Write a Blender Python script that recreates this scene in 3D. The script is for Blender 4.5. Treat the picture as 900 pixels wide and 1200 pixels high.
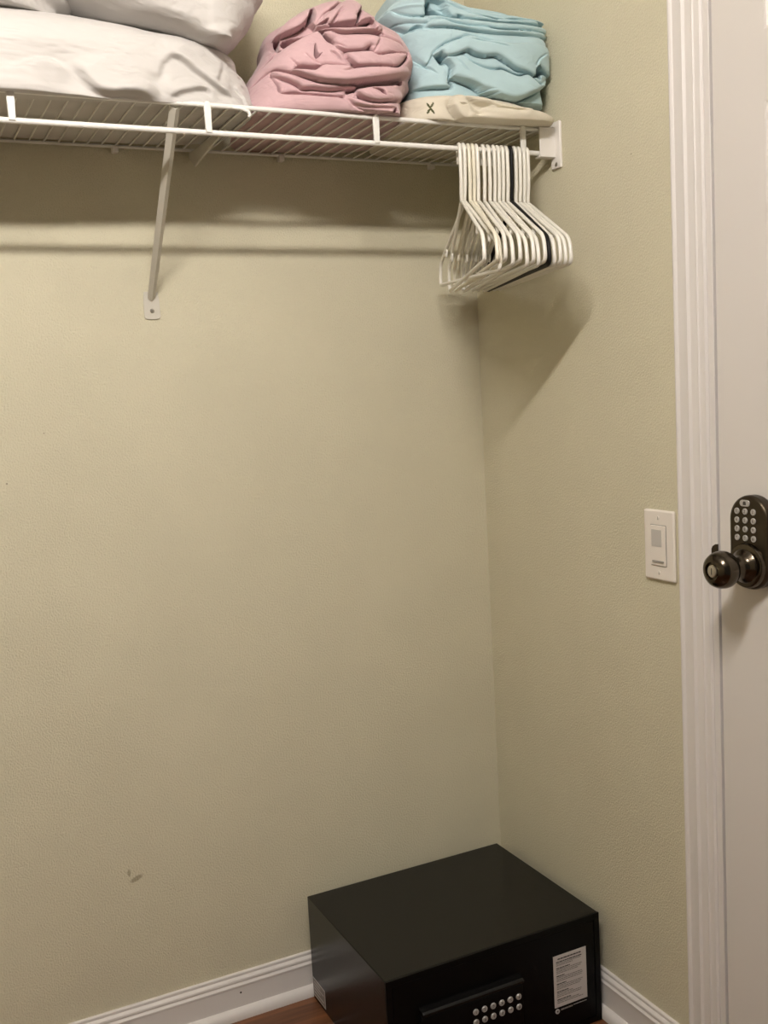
import bpy, bmesh, math, random
import numpy as np
from mathutils import Vector, Matrix, noise

for o in list(bpy.data.objects):
    bpy.data.objects.remove(o, do_unlink=True)
SC = bpy.context.scene
COL = SC.collection

# ------------------------------------------------------------------ camera
cam_data = bpy.data.cameras.new('camera')
cam_data.sensor_fit = 'VERTICAL'
cam_data.sensor_height = 36.0
cam_data.sensor_width = 27.0
cam_data.lens = 1201.4 * 36.0 / 1200.0
cam_data.clip_start = 0.02
cam = bpy.data.objects.new('camera', cam_data)
COL.objects.link(cam)
cr_ = Vector((0.89621129, -0.44025739, -0.05457792))
cu_ = Vector((0.09921807, 0.07900649, 0.99192427))
cf_ = Vector((0.43238997, 0.89438885, -0.114488))
m = Matrix.Identity(4)
for i in range(3):
    m[i][0] = cr_[i]; m[i][1] = cu_[i]; m[i][2] = -cf_[i]
m[0][3], m[1][3], m[2][3] = -1.21106, -1.97325, 1.27218
cam.matrix_world = m
SC.camera = cam

# ------------------------------------------------------------------ world, exposure
w = bpy.data.worlds.new('world')
SC.world = w
w.use_nodes = True
w.node_tree.nodes['Background'].inputs[0].default_value = (1.0, 0.9, 0.78, 1)
w.node_tree.nodes['Background'].inputs[1].default_value = 0.1
SC.view_settings.view_transform = 'Standard'
SC.view_settings.look = 'None'
SC.view_settings.gamma = 1.0
SC.view_settings.use_curve_mapping = False
SC.view_settings.exposure = 0.0
LAMP_POS = (-1.10, -1.53, 2.280)       # the ceiling fixture of the closet
LAMP_COLOR = (1.0, 0.925, 0.86)
LAMP_STRENGTH = 246.0

# ------------------------------------------------------------------ materials
def mat(name, col, rough=0.5, metal=0.0, spec=0.5, bump=None, var=None, emit=None, sheen=0.0, coat=0.0):
    """col linear RGB; bump=(scale, strength, distance[, stretch]); var=(scale, amount)"""
    M = bpy.data.materials.new(name)
    M.use_nodes = True
    nt = M.node_tree
    b = nt.nodes['Principled BSDF']
    b.inputs['Base Color'].default_value = (*col, 1)
    b.inputs['Roughness'].default_value = rough
    b.inputs['Metallic'].default_value = metal
    b.inputs['Specular IOR Level'].default_value = spec
    if sheen: b.inputs['Sheen Weight'].default_value = sheen
    if coat: b.inputs['Coat Weight'].default_value = coat
    if emit:
        b.inputs['Emission Color'].default_value = (*emit[0], 1)
        b.inputs['Emission Strength'].default_value = emit[1]
    tc = nt.nodes.new('ShaderNodeTexCoord')
    if var:
        n = nt.nodes.new('ShaderNodeTexNoise')
        n.inputs['Scale'].default_value = var[0]
        n.inputs['Detail'].default_value = 4
        nt.links.new(tc.outputs['Object'], n.inputs['Vector'])
        r = nt.nodes.new('ShaderNodeMapRange')
        r.inputs['From Min'].default_value = 0.3; r.inputs['From Max'].default_value = 0.7
        r.inputs['To Min'].default_value = 1 - var[1]; r.inputs['To Max'].default_value = 1 + var[1]
        nt.links.new(n.outputs['Fac'], r.inputs['Value'])
        mx = nt.nodes.new('ShaderNodeVectorMath'); mx.operation = 'SCALE'
        mx.inputs[0].default_value = col
        nt.links.new(r.outputs['Result'], mx.inputs['Scale'])
        nt.links.new(mx.outputs['Vector'], b.inputs['Base Color'])
    if bump:
        n = nt.nodes.new('ShaderNodeTexNoise')
        n.inputs['Scale'].default_value = bump[0]
        n.inputs['Detail'].default_value = 3
        src = tc.outputs['Object']
        if len(bump) > 3:
            mp = nt.nodes.new('ShaderNodeMapping')
            mp.inputs['Scale'].default_value = bump[3]
            nt.links.new(src, mp.inputs['Vector']); src = mp.outputs['Vector']
        nt.links.new(src, n.inputs['Vector'])
        bp = nt.nodes.new('ShaderNodeBump')
        bp.inputs['Strength'].default_value = bump[1]
        bp.inputs['Distance'].default_value = bump[2]
        nt.links.new(n.outputs['Fac'], bp.inputs['Height'])
        nt.links.new(bp.outputs['Normal'], b.inputs['Normal'])
    return M

WALLC = (0.650, 0.612, 0.458)
M_wall = mat('wall_paint', WALLC, 0.55, spec=0.3, bump=(330, 0.9, 0.0026, (1, 1, 0.8)), var=(5, 0.03))
M_wall_back = mat('wall_paint_back', WALLC, 0.55, spec=0.3, bump=(330, 0.9, 0.0026, (1, 1, 0.8)), var=(5, 0.03))
M_ceiling = mat('ceiling_paint', (0.62, 0.61, 0.59), 0.7, bump=(60, 0.4, 0.004))
M_white = mat('white_trim_paint', (0.72, 0.69, 0.665), 0.48, spec=0.5, bump=(40, 0.04, 0.002))
M_door = mat('white_door_paint', (0.70, 0.668, 0.635), 0.42, spec=0.5, bump=(90, 0.06, 0.001, (1, 1, 0.08)))
M_shelf = mat('white_vinyl_coating', (0.78, 0.77, 0.73), 0.3, spec=0.5)
M_bracket = mat('white_painted_steel', (0.60, 0.575, 0.50), 0.4, spec=0.5)
M_plastic = mat('white_plastic', (0.80, 0.77, 0.73), 0.3, spec=0.5)
M_plate = mat('switch_plate_plastic', (0.80, 0.75, 0.69), 0.28, spec=0.5)
M_lens = mat('grey_sensor_lens', (0.52, 0.50, 0.47), 0.35)
M_slot = mat('slot_grey', (0.30, 0.28, 0.25), 0.5)  # one even grey on the insert frame, slider bar and screw slots
M_hanger = mat('hanger_white_plastic', (0.82, 0.80, 0.73), 0.28, spec=0.5)
M_hanger2 = mat('hanger_ivory_plastic', (0.80, 0.76, 0.63), 0.3, spec=0.5)
M_black = mat('black_hanger_plastic', (0.008, 0.008, 0.008), 0.5, spec=0.2)
M_screw = mat('screw_steel', (0.55, 0.53, 0.50), 0.3, metal=1.0)
M_safe = mat('black_powder_coat', (0.005, 0.005, 0.005), 0.27, spec=0.30, bump=(900, 0.05, 0.0004))
M_safe_front = mat('black_safe_door', (0.0025, 0.0025, 0.0025), 0.36, spec=0.12)
M_key = mat('silver_button', (0.42, 0.41, 0.39), 0.35, metal=0.3)
M_ink = mat('dark_ink', (0.05, 0.045, 0.04), 0.6)
M_greyink = mat('grey_ink', (0.22, 0.20, 0.19), 0.6)
M_paper = mat('label_paper', (0.52, 0.49, 0.47), 0.5)
M_silver = mat('silver_print', (0.45, 0.44, 0.43), 0.4)
M_bronze = mat('oil_rubbed_bronze', (0.085, 0.070, 0.052), 0.20, metal=1.0, spec=0.5)
M_bronze2 = mat('bronze_escutcheon', (0.055, 0.043, 0.028), 0.34, metal=0.85, spec=0.5)
M_nickel = mat('worn_nickel', (0.55, 0.52, 0.48), 0.28, metal=1.0)
M_lockbtn = mat('lock_button_grey', (0.40, 0.38, 0.35), 0.35)
M_jamb_dark = mat('dark_gap', (0.03, 0.025, 0.02), 0.8)
M_pink = mat('pink_cotton', (0.55, 0.37, 0.385), 0.85, spec=0.15, sheen=0.25, bump=(1500, 0.10, 0.0006), var=(14, 0.05))
M_blue = mat('pale_blue_cotton', (0.425, 0.58, 0.615), 0.85, spec=0.15, sheen=0.25, bump=(1500, 0.10, 0.0006), var=(14, 0.05))
M_pillow = mat('white_cotton', (0.54, 0.52, 0.497), 0.85, spec=0.15, sheen=0.2, bump=(700, 0.10, 0.0008), var=(10, 0.02))
M_wood_sub = mat('subfloor', (0.05, 0.022, 0.010), 0.6)
M_globe = mat('lamp_globe', (0.9, 0.85, 0.75), 0.4, emit=(LAMP_COLOR, LAMP_STRENGTH))
M_fixture = mat('lamp_fixture_metal', (0.6, 0.58, 0.55), 0.3, metal=0.8)

def wood_mat():
    M = bpy.data.materials.new('reddish_wood_plank'); M.use_nodes = True
    nt = M.node_tree; b = nt.nodes['Principled BSDF']
    tc = nt.nodes.new('ShaderNodeTexCoord')
    oi = nt.nodes.new('ShaderNodeObjectInfo')
    ad = nt.nodes.new('ShaderNodeVectorMath'); ad.operation = 'ADD'
    sc = nt.nodes.new('ShaderNodeVectorMath'); sc.operation = 'SCALE'; sc.inputs['Scale'].default_value = 7.0
    nt.links.new(oi.outputs['Location'], sc.inputs[0])
    nt.links.new(tc.outputs['Object'], ad.inputs[0]); nt.links.new(sc.outputs['Vector'], ad.inputs[1])
    mp = nt.nodes.new('ShaderNodeMapping'); mp.inputs['Scale'].default_value = (3, 38, 10)
    nt.links.new(ad.outputs['Vector'], mp.inputs['Vector'])
    n = nt.nodes.new('ShaderNodeTexNoise'); n.inputs['Scale'].default_value = 1.0; n.inputs['Detail'].default_value = 6
    n.inputs['Distortion'].default_value = 1.2
    nt.links.new(mp.outputs['Vector'], n.inputs['Vector'])
    cr = nt.nodes.new('ShaderNodeValToRGB')
    cr.color_ramp.elements[0].position = 0.32; cr.color_ramp.elements[0].color = (0.065, 0.022, 0.009, 1)
    cr.color_ramp.elements[1].position = 0.68; cr.color_ramp.elements[1].color = (0.22, 0.085, 0.032, 1)
    nt.links.new(n.outputs['Fac'], cr.inputs['Fac'])
    nt.links.new(cr.outputs['Color'], b.inputs['Base Color'])
    b.inputs['Roughness'].default_value = 0.3
    return M
M_wood = wood_mat()

def add_stain(M, c, rad, col, noise_scale=300.0, dist=0.5):
    """a dried smear of dirt on the paint, a fixed shape at c"""
    nt = M.node_tree; b = nt.nodes['Principled BSDF']
    g = nt.nodes.new('ShaderNodeNewGeometry')
    s = nt.nodes.new('ShaderNodeVectorMath'); s.operation = 'SUBTRACT'; s.inputs[1].default_value = c
    nt.links.new(g.outputs['Position'], s.inputs[0])
    mp = nt.nodes.new('ShaderNodeMapping'); mp.vector_type = 'POINT'
    mp.inputs['Rotation'].default_value = (0, rad[3] if len(rad) > 3 else 0, 0)
    nt.links.new(s.outputs['Vector'], mp.inputs['Vector'])
    d = nt.nodes.new('ShaderNodeVectorMath'); d.operation = 'DIVIDE'; d.inputs[1].default_value = rad[:3]
    nt.links.new(mp.outputs['Vector'], d.inputs[0])
    l = nt.nodes.new('ShaderNodeVectorMath'); l.operation = 'LENGTH'
    nt.links.new(d.outputs['Vector'], l.inputs[0])
    n = nt.nodes.new('ShaderNodeTexNoise'); n.inputs['Scale'].default_value = noise_scale
    nt.links.new(g.outputs['Position'], n.inputs['Vector'])
    ma = nt.nodes.new('ShaderNodeMath'); ma.operation = 'MULTIPLY_ADD'
    nt.links.new(n.outputs['Fac'], ma.inputs[0]); ma.inputs[1].default_value = dist
    nt.links.new(l.outputs['Value'], ma.inputs[2])
    r = nt.nodes.new('ShaderNodeMapRange')
    r.inputs['From Min'].default_value = 0.6 + dist * 0.5; r.inputs['From Max'].default_value = 1.0 + dist * 0.5
    r.inputs['To Min'].default_value = 0.6; r.inputs['To Max'].default_value = 0.0
    nt.links.new(ma.outputs[0], r.inputs['Value'])
    mix = nt.nodes.new('ShaderNodeMix'); mix.data_type = 'RGBA'
    nt.links.new(r.outputs['Result'], mix.inputs['Factor'])
    old = b.inputs['Base Color'].links[0].from_socket
    nt.links.new(old, mix.inputs['A']); mix.inputs['B'].default_value = (*col, 1)
    nt.links.new(mix.outputs['Result'], b.inputs['Base Color'])
add_stain(M_wall_back, (-0.8447, 0, 0.347), (0.016, 0.05, 0.006, 0.35), (0.20, 0.15, 0.07))
add_stain(M_wall_back, (-0.858, 0, 0.362), (0.004, 0.05, 0.009, 0.0), (0.25, 0.20, 0.10))
add_stain(M_wall_back, (-1.0146, 0, 1.147), (0.0022, 0.05, 0.0022), (0.12, 0.10, 0.06), dist=0.1)
add_stain(M_wall_back, (-0.942, 0, 1.234), (0.0018, 0.05, 0.0018), (0.25, 0.20, 0.12), dist=0.1)
add_stain(M_wall, (0, -0.527, 1.66), (0.05, 0.0025, 0.0016), (0.25, 0.20, 0.12), dist=0.1)

# ------------------------------------------------------------------ mesh helpers
def link(name, me, material, parent=None, smooth=None, bevel=None):
    o = bpy.data.objects.new(name, me)
    COL.objects.link(o)
    if material: me.materials.append(material)
    if parent is not None: o.parent = parent
    if smooth is not None:
        for p in me.polygons: p.use_smooth = True
        if smooth < 180: me.set_sharp_from_angle(angle=math.radians(smooth))
    if bevel:
        md = o.modifiers.new('bevel', 'BEVEL'); md.width = bevel; md.segments = 3; md.limit_method = 'ANGLE'
        md.angle_limit = math.radians(40)
    return o

def from_bm(name, bm, material, parent=None, smooth=None, bevel=None):
    bmesh.ops.recalc_face_normals(bm, faces=bm.faces)
    me = bpy.data.meshes.new(name); bm.to_mesh(me); bm.free()
    return link(name, me, material, parent, smooth, bevel)

def bm_box(bm, lo, hi):
    v = [bm.verts.new((x, y, z)) for x in (lo[0], hi[0]) for y in (lo[1], hi[1]) for z in (lo[2], hi[2])]
    for f in ((0, 1, 3, 2), (4, 6, 7, 5), (0, 4, 5, 1), (2, 3, 7, 6), (0, 2, 6, 4), (1, 5, 7, 3)):
        bm.faces.new([v[i] for i in f])

def box(name, lo, hi, material, parent=None, bevel=None):
    bm = bmesh.new(); bm_box(bm, lo, hi)
    return from_bm(name, bm, material, parent, smooth=35 if bevel else None, bevel=bevel)

def tube_data(path, r, n=10, caps=True, flat=1.0, up=None):
    """a tube along a polyline; flat scales the second axis of the section"""
    P = [Vector(p) for p in path]
    R = r if isinstance(r, (list, tuple)) else [r] * len(P)
    verts, faces = [], []
    T = []
    for i in range(len(P)):
        a = P[max(i - 1, 0)]; b = P[min(i + 1, len(P) - 1)]
        T.append((b - a).normalized())
    ref = Vector(up) if up else (Vector((0, 0, 1)) if abs(T[0].z) < 0.9 else Vector((1, 0, 0)))
    nrm = (ref - T[0] * ref.dot(T[0])).normalized()
    for i, p in enumerate(P):
        if i:
            nrm = (nrm - T[i] * nrm.dot(T[i])).normalized()
        bn = T[i].cross(nrm)
        for k in range(n):
            a = 2 * math.pi * k / n
            verts.append(p + nrm * (math.cos(a) * R[i]) + bn * (math.sin(a) * R[i] * flat))
    for i in range(len(P) - 1):
        for k in range(n):
            k2 = (k + 1) % n
            faces.append((i * n + k, i * n + k2, (i + 1) * n + k2, (i + 1) * n + k))
    if caps:
        faces.append(tuple(range(n - 1, -1, -1)))
        faces.append(tuple((len(P) - 1) * n + k for k in range(n)))
    return verts, faces

def tube(name, path, r, material, parent=None, n=10, flat=1.0, up=None, smooth=50):
    v, f = tube_data(path, r, n, True, flat, up)
    me = bpy.data.meshes.new(name); me.from_pydata(v, [], f); me.update()
    return link(name, me, material, parent, smooth=smooth)

def lathe(name, prof, origin, axis, material, parent=None, n=40, smooth=35):
    """prof: (radius, distance along axis)"""
    ax = Vector(axis).normalized()
    e1 = (Vector((0, 0, 1)) if abs(ax.z) < 0.9 else Vector((1, 0, 0)))
    e1 = (e1 - ax * e1.dot(ax)).normalized(); e2 = ax.cross(e1)
    O = Vector(origin)
    bm = bmesh.new(); rings = []
    for (r, h) in prof:
        if r < 1e-6: rings.append([bm.verts.new(O + ax * h)])
        else: rings.append([bm.verts.new(O + ax * h + e1 * (r * math.cos(2 * math.pi * k / n)) + e2 * (r * math.sin(2 * math.pi * k / n))) for k in range(n)])
    for A, B in zip(rings, rings[1:]):
        for k in range(n):
            k2 = (k + 1) % n
            if len(A) == 1 and len(B) == 1: continue
            if len(A) == 1: bm.faces.new((A[0], B[k], B[k2]))
            elif len(B) == 1: bm.faces.new((A[k], A[k2], B[0]))
            else: bm.faces.new((A[k], A[k2], B[k2], B[k]))
    return from_bm(name, bm, material, parent, smooth=smooth)

def sweep(name, prof, a, b, out, material, parent=None, smooth=30, mitre=(0, 0)):
    """a moulding: profile (offset along out, height/offset along side) run straight from a to b"""
    a = Vector(a); b = Vector(b); out = Vector(out).normalized(); t = (b - a).normalized()
    side = Vector((0, 0, 1)) if abs(t.z) < 0.5 else t.cross(out)
    bm = bmesh.new()
    A = [bm.verts.new(a + out * p[0] + side * p[1] + t * (mitre[0] * p[1])) for p in prof]
    B = [bm.verts.new(b + out * p[0] + side * p[1] + t * (mitre[1] * p[1])) for p in prof]
    for i in range(len(prof)):
        j = (i + 1) % len(prof)
        bm.faces.new((A[i], A[j], B[j], B[i]))
    bm.faces.new(A); bm.faces.new(B[::-1])
    return from_bm(name, bm, material, parent, smooth=smooth)

def prism(name, pts, O, ex, ey, ez, d0, d1, material, parent=None, bevel=None, smooth=35):
    """polygon pts in plane (ex,ey) at O, extruded along ez from d0 to d1"""
    O = Vector(O); ex = Vector(ex); ey = Vector(ey); ez = Vector(ez)
    bm = bmesh.new()
    A = [bm.verts.new(O + ex * p[0] + ey * p[1] + ez * d0) for p in pts]
    B = [bm.verts.new(O + ex * p[0] + ey * p[1] + ez * d1) for p in pts]
    bm.faces.new(A); bm.faces.new(B[::-1])
    for i in range(len(pts)):
        j = (i + 1) % len(pts)
        bm.faces.new((A[i], A[j], B[j], B[i]))
    return from_bm(name, bm, material, parent, smooth=smooth, bevel=bevel)

def rounded_rect(w, h, r, n=6):
    pts = []
    for cx, cy, a0 in ((w / 2 - r, h / 2 - r, 0), (-w / 2 + r, h / 2 - r, 90), (-w / 2 + r, -h / 2 + r, 180), (w / 2 - r, -h / 2 + r, 270)):
        for k in range(n + 1):
            a = math.radians(a0 + 90 * k / n)
            pts.append((cx + r * math.cos(a), cy + r * math.sin(a)))
    return pts

def text(name, s, size, O, ex, ey, material, parent, lift=0.0002):
    cu = bpy.data.curves.new(name, 'FONT'); cu.body = s; cu.size = size
    cu.align_x = 'CENTER'; cu.align_y = 'CENTER'; cu.extrude = 0.0001
    tmp = bpy.data.objects.new(name, cu); COL.objects.link(tmp)
    bpy.context.view_layer.update()
    me = bpy.data.meshes.new_from_object(tmp.evaluated_get(bpy.context.evaluated_depsgraph_get()))
    bpy.data.objects.remove(tmp, do_unlink=True)
    ex = Vector(ex).normalized(); ey = Vector(ey).normalized(); ez = ex.cross(ey)
    M = Matrix.Identity(4)
    for i in range(3):
        M[i][0] = ex[i]; M[i][1] = ey[i]; M[i][2] = ez[i]; M[i][3] = O[i] + ez[i] * lift
    me.transform(M)
    me.materials.clear()
    return link(name, me, material, parent)

def tag(o, label, cat, group=None, kind=None):
    o['label'] = label; o['category'] = cat
    if group: o['group'] = group
    if kind: o['kind'] = kind
    return o

def thing(name, label, cat, loc=(0, 0, 0), group=None, kind=None):
    o = bpy.data.objects.new(name, None); COL.objects.link(o)
    o.location = loc; o.empty_display_size = 0.05
    return tag(o, label, cat, group, kind)

def adopt(root):
    """parts were built in world coordinates: keep them there under a root that is not at the origin"""
    L = Matrix.Translation(root.location).inverted()
    seen = set()
    def walk(o, top):
        for c in o.children:
            if c.data is not None and c.data.name not in seen:
                seen.add(c.data.name); c.data.transform(L)
            walk(c, False)
    bpy.context.view_layer.update()
    walk(root, True)

# ================================================================== the room
XL, YF, ZC = -2.6, -3.2, 2.40
D0, D1, DZ = -0.7195, -1.489, 2.045         # door opening in the right wall

tag(box('wall_back', (XL - 0.1, 0, 0), (0.1, 0.1, ZC), M_wall_back), 'textured pale olive back wall behind the wire shelf', 'wall', kind='structure')
bm = bmesh.new()
bm_box(bm, (0, D0, 0), (0.1, 0, ZC)); bm_box(bm, (0, YF, 0), (0.1, D1, ZC)); bm_box(bm, (0, D1, DZ), (0.1, D0, ZC))
tag(from_bm('wall_right', bm, M_wall), 'textured pale olive wall with the light switch and door', 'wall', kind='structure')
tag(box('wall_left', (XL - 0.1, YF, 0), (XL, 0, ZC), M_wall), 'pale olive wall at the far left, out of frame', 'wall', kind='structure')
tag(box('ceiling', (XL - 0.1, YF - 0.1, ZC), (0.1, 0.1, ZC + 0.1), M_ceiling), 'off-white ceiling above the closet, out of frame', 'ceiling', kind='structure')

floor = tag(box('floor', (XL - 0.1, YF - 0.1, -0.1), (0.1, 0.1, -0.012), M_wood_sub), 'glossy reddish brown wood plank floor', 'floor', kind='structure')
PW, PL = 0.128, 1.22
bm = bmesh.new(); bm_box(bm, (0, 0, -0.012), (PL - 0.0015, PW - 0.0015, 0))
bmesh.ops.bevel(bm, geom=[e for e in bm.edges if all(v.co.z > -0.001 for v in e.verts)], offset=0.001, segments=1, affect='EDGES')
bmesh.ops.recalc_face_normals(bm, faces=bm.faces)
plank_me = bpy.data.meshes.new('plank'); bm.to_mesh(plank_me); bm.free(); plank_me.materials.append(M_wood)
random.seed(4)
row = 0
y = -0.004 - PW
while y > YF - PW:
    x = XL - random.random() * 0.9
    while x < -0.002:
        x0, x1 = max(x, XL), min(x + PL, -0.001)
        if x1 - x0 > 0.05:
            o = bpy.data.objects.new('plank', plank_me); COL.objects.link(o)
            o.parent = floor; o.location = (x0, max(y, YF), 0)
            o.scale = ((x1 - x0) / PL, (min(y + PW, -0.004) - max(y, YF)) / PW, 1)
        x += PL
    y -= PW; row += 1

# baseboards with a shoe moulding
BB = [(0, 0), (0.0125, 0), (0.0125, 0.064), (0.0140, 0.0655), (0.0140, 0.0690), (0.0115, 0.0712), (0.0105, 0.0735), (0.0118, 0.0765), (0.0112, 0.0800),
      (0.0085, 0.0830), (0.0060, 0.0845), (0.0065, 0.0870), (0.0062, 0.0900), (0.0040, 0.0915), (0, 0.0915)]
SH = [(0.0125, 0), (0.0260, 0), (0.0260, 0.006), (0.0245, 0.0125), (0.0205, 0.0180), (0.0160, 0.0210), (0.0125, 0.0215)]
def baseboard(name, a, b, out, label):
    o = tag(sweep(name, BB, a, b, out, M_white), label, 'baseboard', kind='structure')
    sweep('shoe_molding', SH, a, b, out, M_white, o)
    return o
bb = baseboard('baseboard_back', (XL, 0, 0), (-0.0005, 0, 0), (0, -1, 0), 'white moulded baseboard along the back wall, beside the safe')
lathe('nail_dent', [(0, 0), (0.0022, 0), (0.0018, 0.0003), (0, 0.0003)], (-0.6545, -0.0125, 0.052), (0, -1, 0), M_ink, bb, n=10)
baseboard('baseboard_right', (0, -0.0005, 0), (0, -0.643, 0), (-1, 0, 0), 'white moulded baseboard between the safe and the door casing')
baseboard('baseboard_left', (XL, YF, 0), (XL, -0.03, 0), (1, 0, 0), 'white moulded baseboard at the far left, out of frame')

# door casing, jamb, door
CW = 0.0640
CA = [(0, 0), (0.0180, 0), (0.0192, 0.0030), (0.0180, 0.0060), (0.0155, 0.0085), (0.0150, 0.0250), (0.0158, 0.0285), (0.0140, 0.0305),
      (0.0122, 0.0330), (0.0118, 0.0400), (0.0110, 0.0455), (0.0118, 0.0480), (0.0100, 0.0500), (0.0088, 0.0560), (0.0092, 0.0610), (0.0060, 0.0640), (0, 0.0640)]
tr = thing('trim_1', 'white moulded casing framing the door', 'door trim', (0, -0.68, 0), kind='structure')
def casing(yo, yi, name='casing_leg'):
    # profile offset measured from the outer edge yo towards yi
    s = 1 if yi > yo else -1
    bm = bmesh.new(); zt = DZ + 0.012 + CW
    A = [bm.verts.new((-p[0], yo + s * p[1], 0)) for p in CA]
    B = [bm.verts.new((-p[0], yo + s * p[1], zt - p[1])) for p in CA]
    for i in range(len(CA)):
        j = (i + 1) % len(CA); bm.faces.new((A[i], A[j], B[j], B[i]))
    bm.faces.new(A); bm.faces.new(B[::-1])
    return from_bm(name, bm, M_white, tr, smooth=25)
casing(-0.6434, -0.7074); casing(-1.5651, -1.5011)
bm = bmesh.new(); zt = DZ + 0.012 + CW
A = [bm.verts.new((-p[0], -0.6434 - p[1], zt - p[1])) for p in CA]
B = [bm.verts.new((-p[0], -1.5651 + p[1], zt - p[1])) for p in CA]
for i in range(len(CA)):
    j = (i + 1) % len(CA); bm.faces.new((A[i], A[j], B[j], B[i]))
bm.faces.new(A); bm.faces.new(B[::-1])
from_bm('casing_head', bm, M_white, tr, smooth=25)
box('jamb', (-0.0045, -0.7198, 0), (0.1, -0.7070, DZ), M_white, tr, bevel=0.001)
box('jamb', (-0.0045, -1.5015, 0), (0.1, -1.4885, DZ), M_white, tr, bevel=0.001)
box('jamb_head', (-0.0045, -1.4885, DZ - 0.012), (0.1, -0.7198, DZ), M_white, tr)
box('door_stop', (0.036, -0.735, 0), (0.048, -0.7198, DZ - 0.012), M_white, tr)
prism('strike_plate', [(0.0075, -0.022), (0.0075, 0.0200), (0.003, 0.0195), (-0.003, 0.016), (-0.0075, 0.009), (-0.0095, 0.0), (-0.0090, -0.012), (-0.006, -0.019)], (0, -0.7135, 0.9790), (0, -1, 0), (0, 0, 1), (-1, 0, 0),
      0.0035, 0.0058, M_bronze2, tr)
adopt(tr)

door = thing('door_1', 'white panelled door with a keypad knob lock', 'door', (0, -1.10, 0.0), kind='structure')
DY0, DY1, DZ0, DZ1, DX = -0.7240, -1.4855, 0.010, DZ - 0.015, -0.002
box('door_core', (DX + 0.0095, DY1 + 0.001, DZ0 + 0.001), (DX + 0.034, DY0 - 0.001, DZ1 - 0.001), M_door, door)
def rail(name, y0, y1, z0, z1):
    box(name, (DX, min(y0, y1), z0), (DX + 0.0098, max(y0, y1), z1), M_door, door)
ST = 0.1037
ym = (DY0 + DY1) / 2
rail('stile', DY0, DY0 - ST, DZ0, DZ1); rail('stile', DY1, DY1 + ST, DZ0, DZ1)
rows = [(0.235, 0.800), (0.960, 1.6675), (1.768, 1.930)]
rail('rail', DY0 - ST, DY1 + ST, DZ0, rows[0][0]); rail('rail', DY0 - ST, DY1 + ST, rows[0][1], rows[1][0])
rail('rail', DY0 - ST, DY1 + ST, rows[1][1], rows[2][0]); rail('rail', DY0 - ST, DY1 + ST, rows[2][1], DZ1)
for z0, z1 in rows:
    rail('mullion', ym - 0.05, ym + 0.05, z0, z1)
    for a, b in ((DY0 - ST, ym + 0.05), (ym - 0.05, DY1 + ST)):
        y0, y1 = max(a, b), min(a, b)
        bm = bmesh.new()
        loops = []
        for ins, dx in ((-0.001, 0.0002), (0.003, 0.0012), (0.009, 0.0062), (0.011, 0.0080), (0.015, 0.0080), (0.038, 0.0026), (0.040, 0.0022)):
            loops.append([bm.verts.new((DX + dx, yy, zz)) for yy, zz in ((y0 - ins, z0 + ins), (y0 - ins, z1 - ins), (y1 + ins, z1 - ins), (y1 + ins, z0 + ins))])
        for P, Q in zip(loops, loops[1:]):
            for k in range(4): bm.faces.new((P[k], P[(k + 1) % 4], Q[(k + 1) % 4], Q[k]))
        bm.faces.new(loops[-1])
        from_bm('panel', bm, M_door, door)
adopt(door)

# ------------------------------------------------------------------ keypad knob lock on the door
LY, LZ = -0.8062, 0.9770
lock = thing('keypad_door_lock', 'dark bronze keypad lock with round knob on the white door', 'door lock', (DX, LY, 0.9386))
pl = []
hw, zb, zt = 0.0398, 0.9386, 1.0862
for k in range(33):
    a = math.pi * k / 32; pl.append((hw * math.cos(a), zt - hw + hw * math.sin(a)))
for k in range(33):
    a = math.pi + math.pi * k / 32; pl.append((hw * math.cos(a), zb + hw + hw * math.sin(a)))
prism('escutcheon', pl, (DX, LY, 0), (0, -1, 0), (0, 0, 1), (-1, 0, 0), 0, 0.0235, M_bronze2, lock, bevel=0.006, smooth=50)
XP = DX - 0.0236
prism('lock_indicator', rounded_rect(0.0200, 0.0100, 0.0048), (XP, -0.8017, 1.0740), (0, -1, 0), (0, 0, 1), (-1, 0, 0), -0.001, 0.0014, M_lockbtn, lock, bevel=0.0006)
prism('lock_symbol', [(-0.003, -0.0028), (0.003, -0.0028), (0.003, 0.0008), (0.0018, 0.0028), (-0.0018, 0.0028), (-0.003, 0.0008)], (XP - 0.0014, -0.8017, 1.0740), (0, -1, 0), (0, 0, 1), (-1, 0, 0), 0, 0.0003, M_ink, lock)
digits = ['1', '2', '3', '4', '5', '6', '7', '8', '9', '*', '0', '#']
for rr in range(4):
    for cc in range(3):
        by = -0.7852 - 0.01665 * cc; bz = 1.0610 - 0.01385 * rr
        b = lathe('button', [(0.0049, -0.001), (0.0049, 0.0012), (0.0043, 0.0018), (0, 0.0019)], (XP, by, bz), (-1, 0, 0), M_lockbtn, lock, n=20)
        text('digit', digits[rr * 3 + cc], 0.0068, (XP - 0.0019, by, bz), (0, -1, 0), (0, 0, 1), M_ink, b)
lathe('rosette', [(0.0352, -0.004), (0.0352, 0.004), (0.0335, 0.0072), (0.0290, 0.0090), (0.0270, 0.0092), (0.0255, 0.0115), (0.0200, 0.0145), (0.0165, 0.0190),
      (0.0145, 0.0250), (0.0135, 0.0330)], (XP, LY, LZ), (-1, 0, 0), M_bronze, lock, n=56)
kn = lathe('knob', [(0.0135, 0.0310), (0.0150, 0.0330), (0.0205, 0.0360), (0.0255, 0.0410), (0.0286, 0.0480), (0.0292, 0.0545), (0.0280, 0.0620), (0.0245, 0.0690),
      (0.0190, 0.0735), (0.0140, 0.0752), (0.0128, 0.0745), (0.0122, 0.0720), (0, 0.0718)], (XP, LY, LZ), (-1, 0, 0), M_bronze, lock, n=56)
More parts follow.
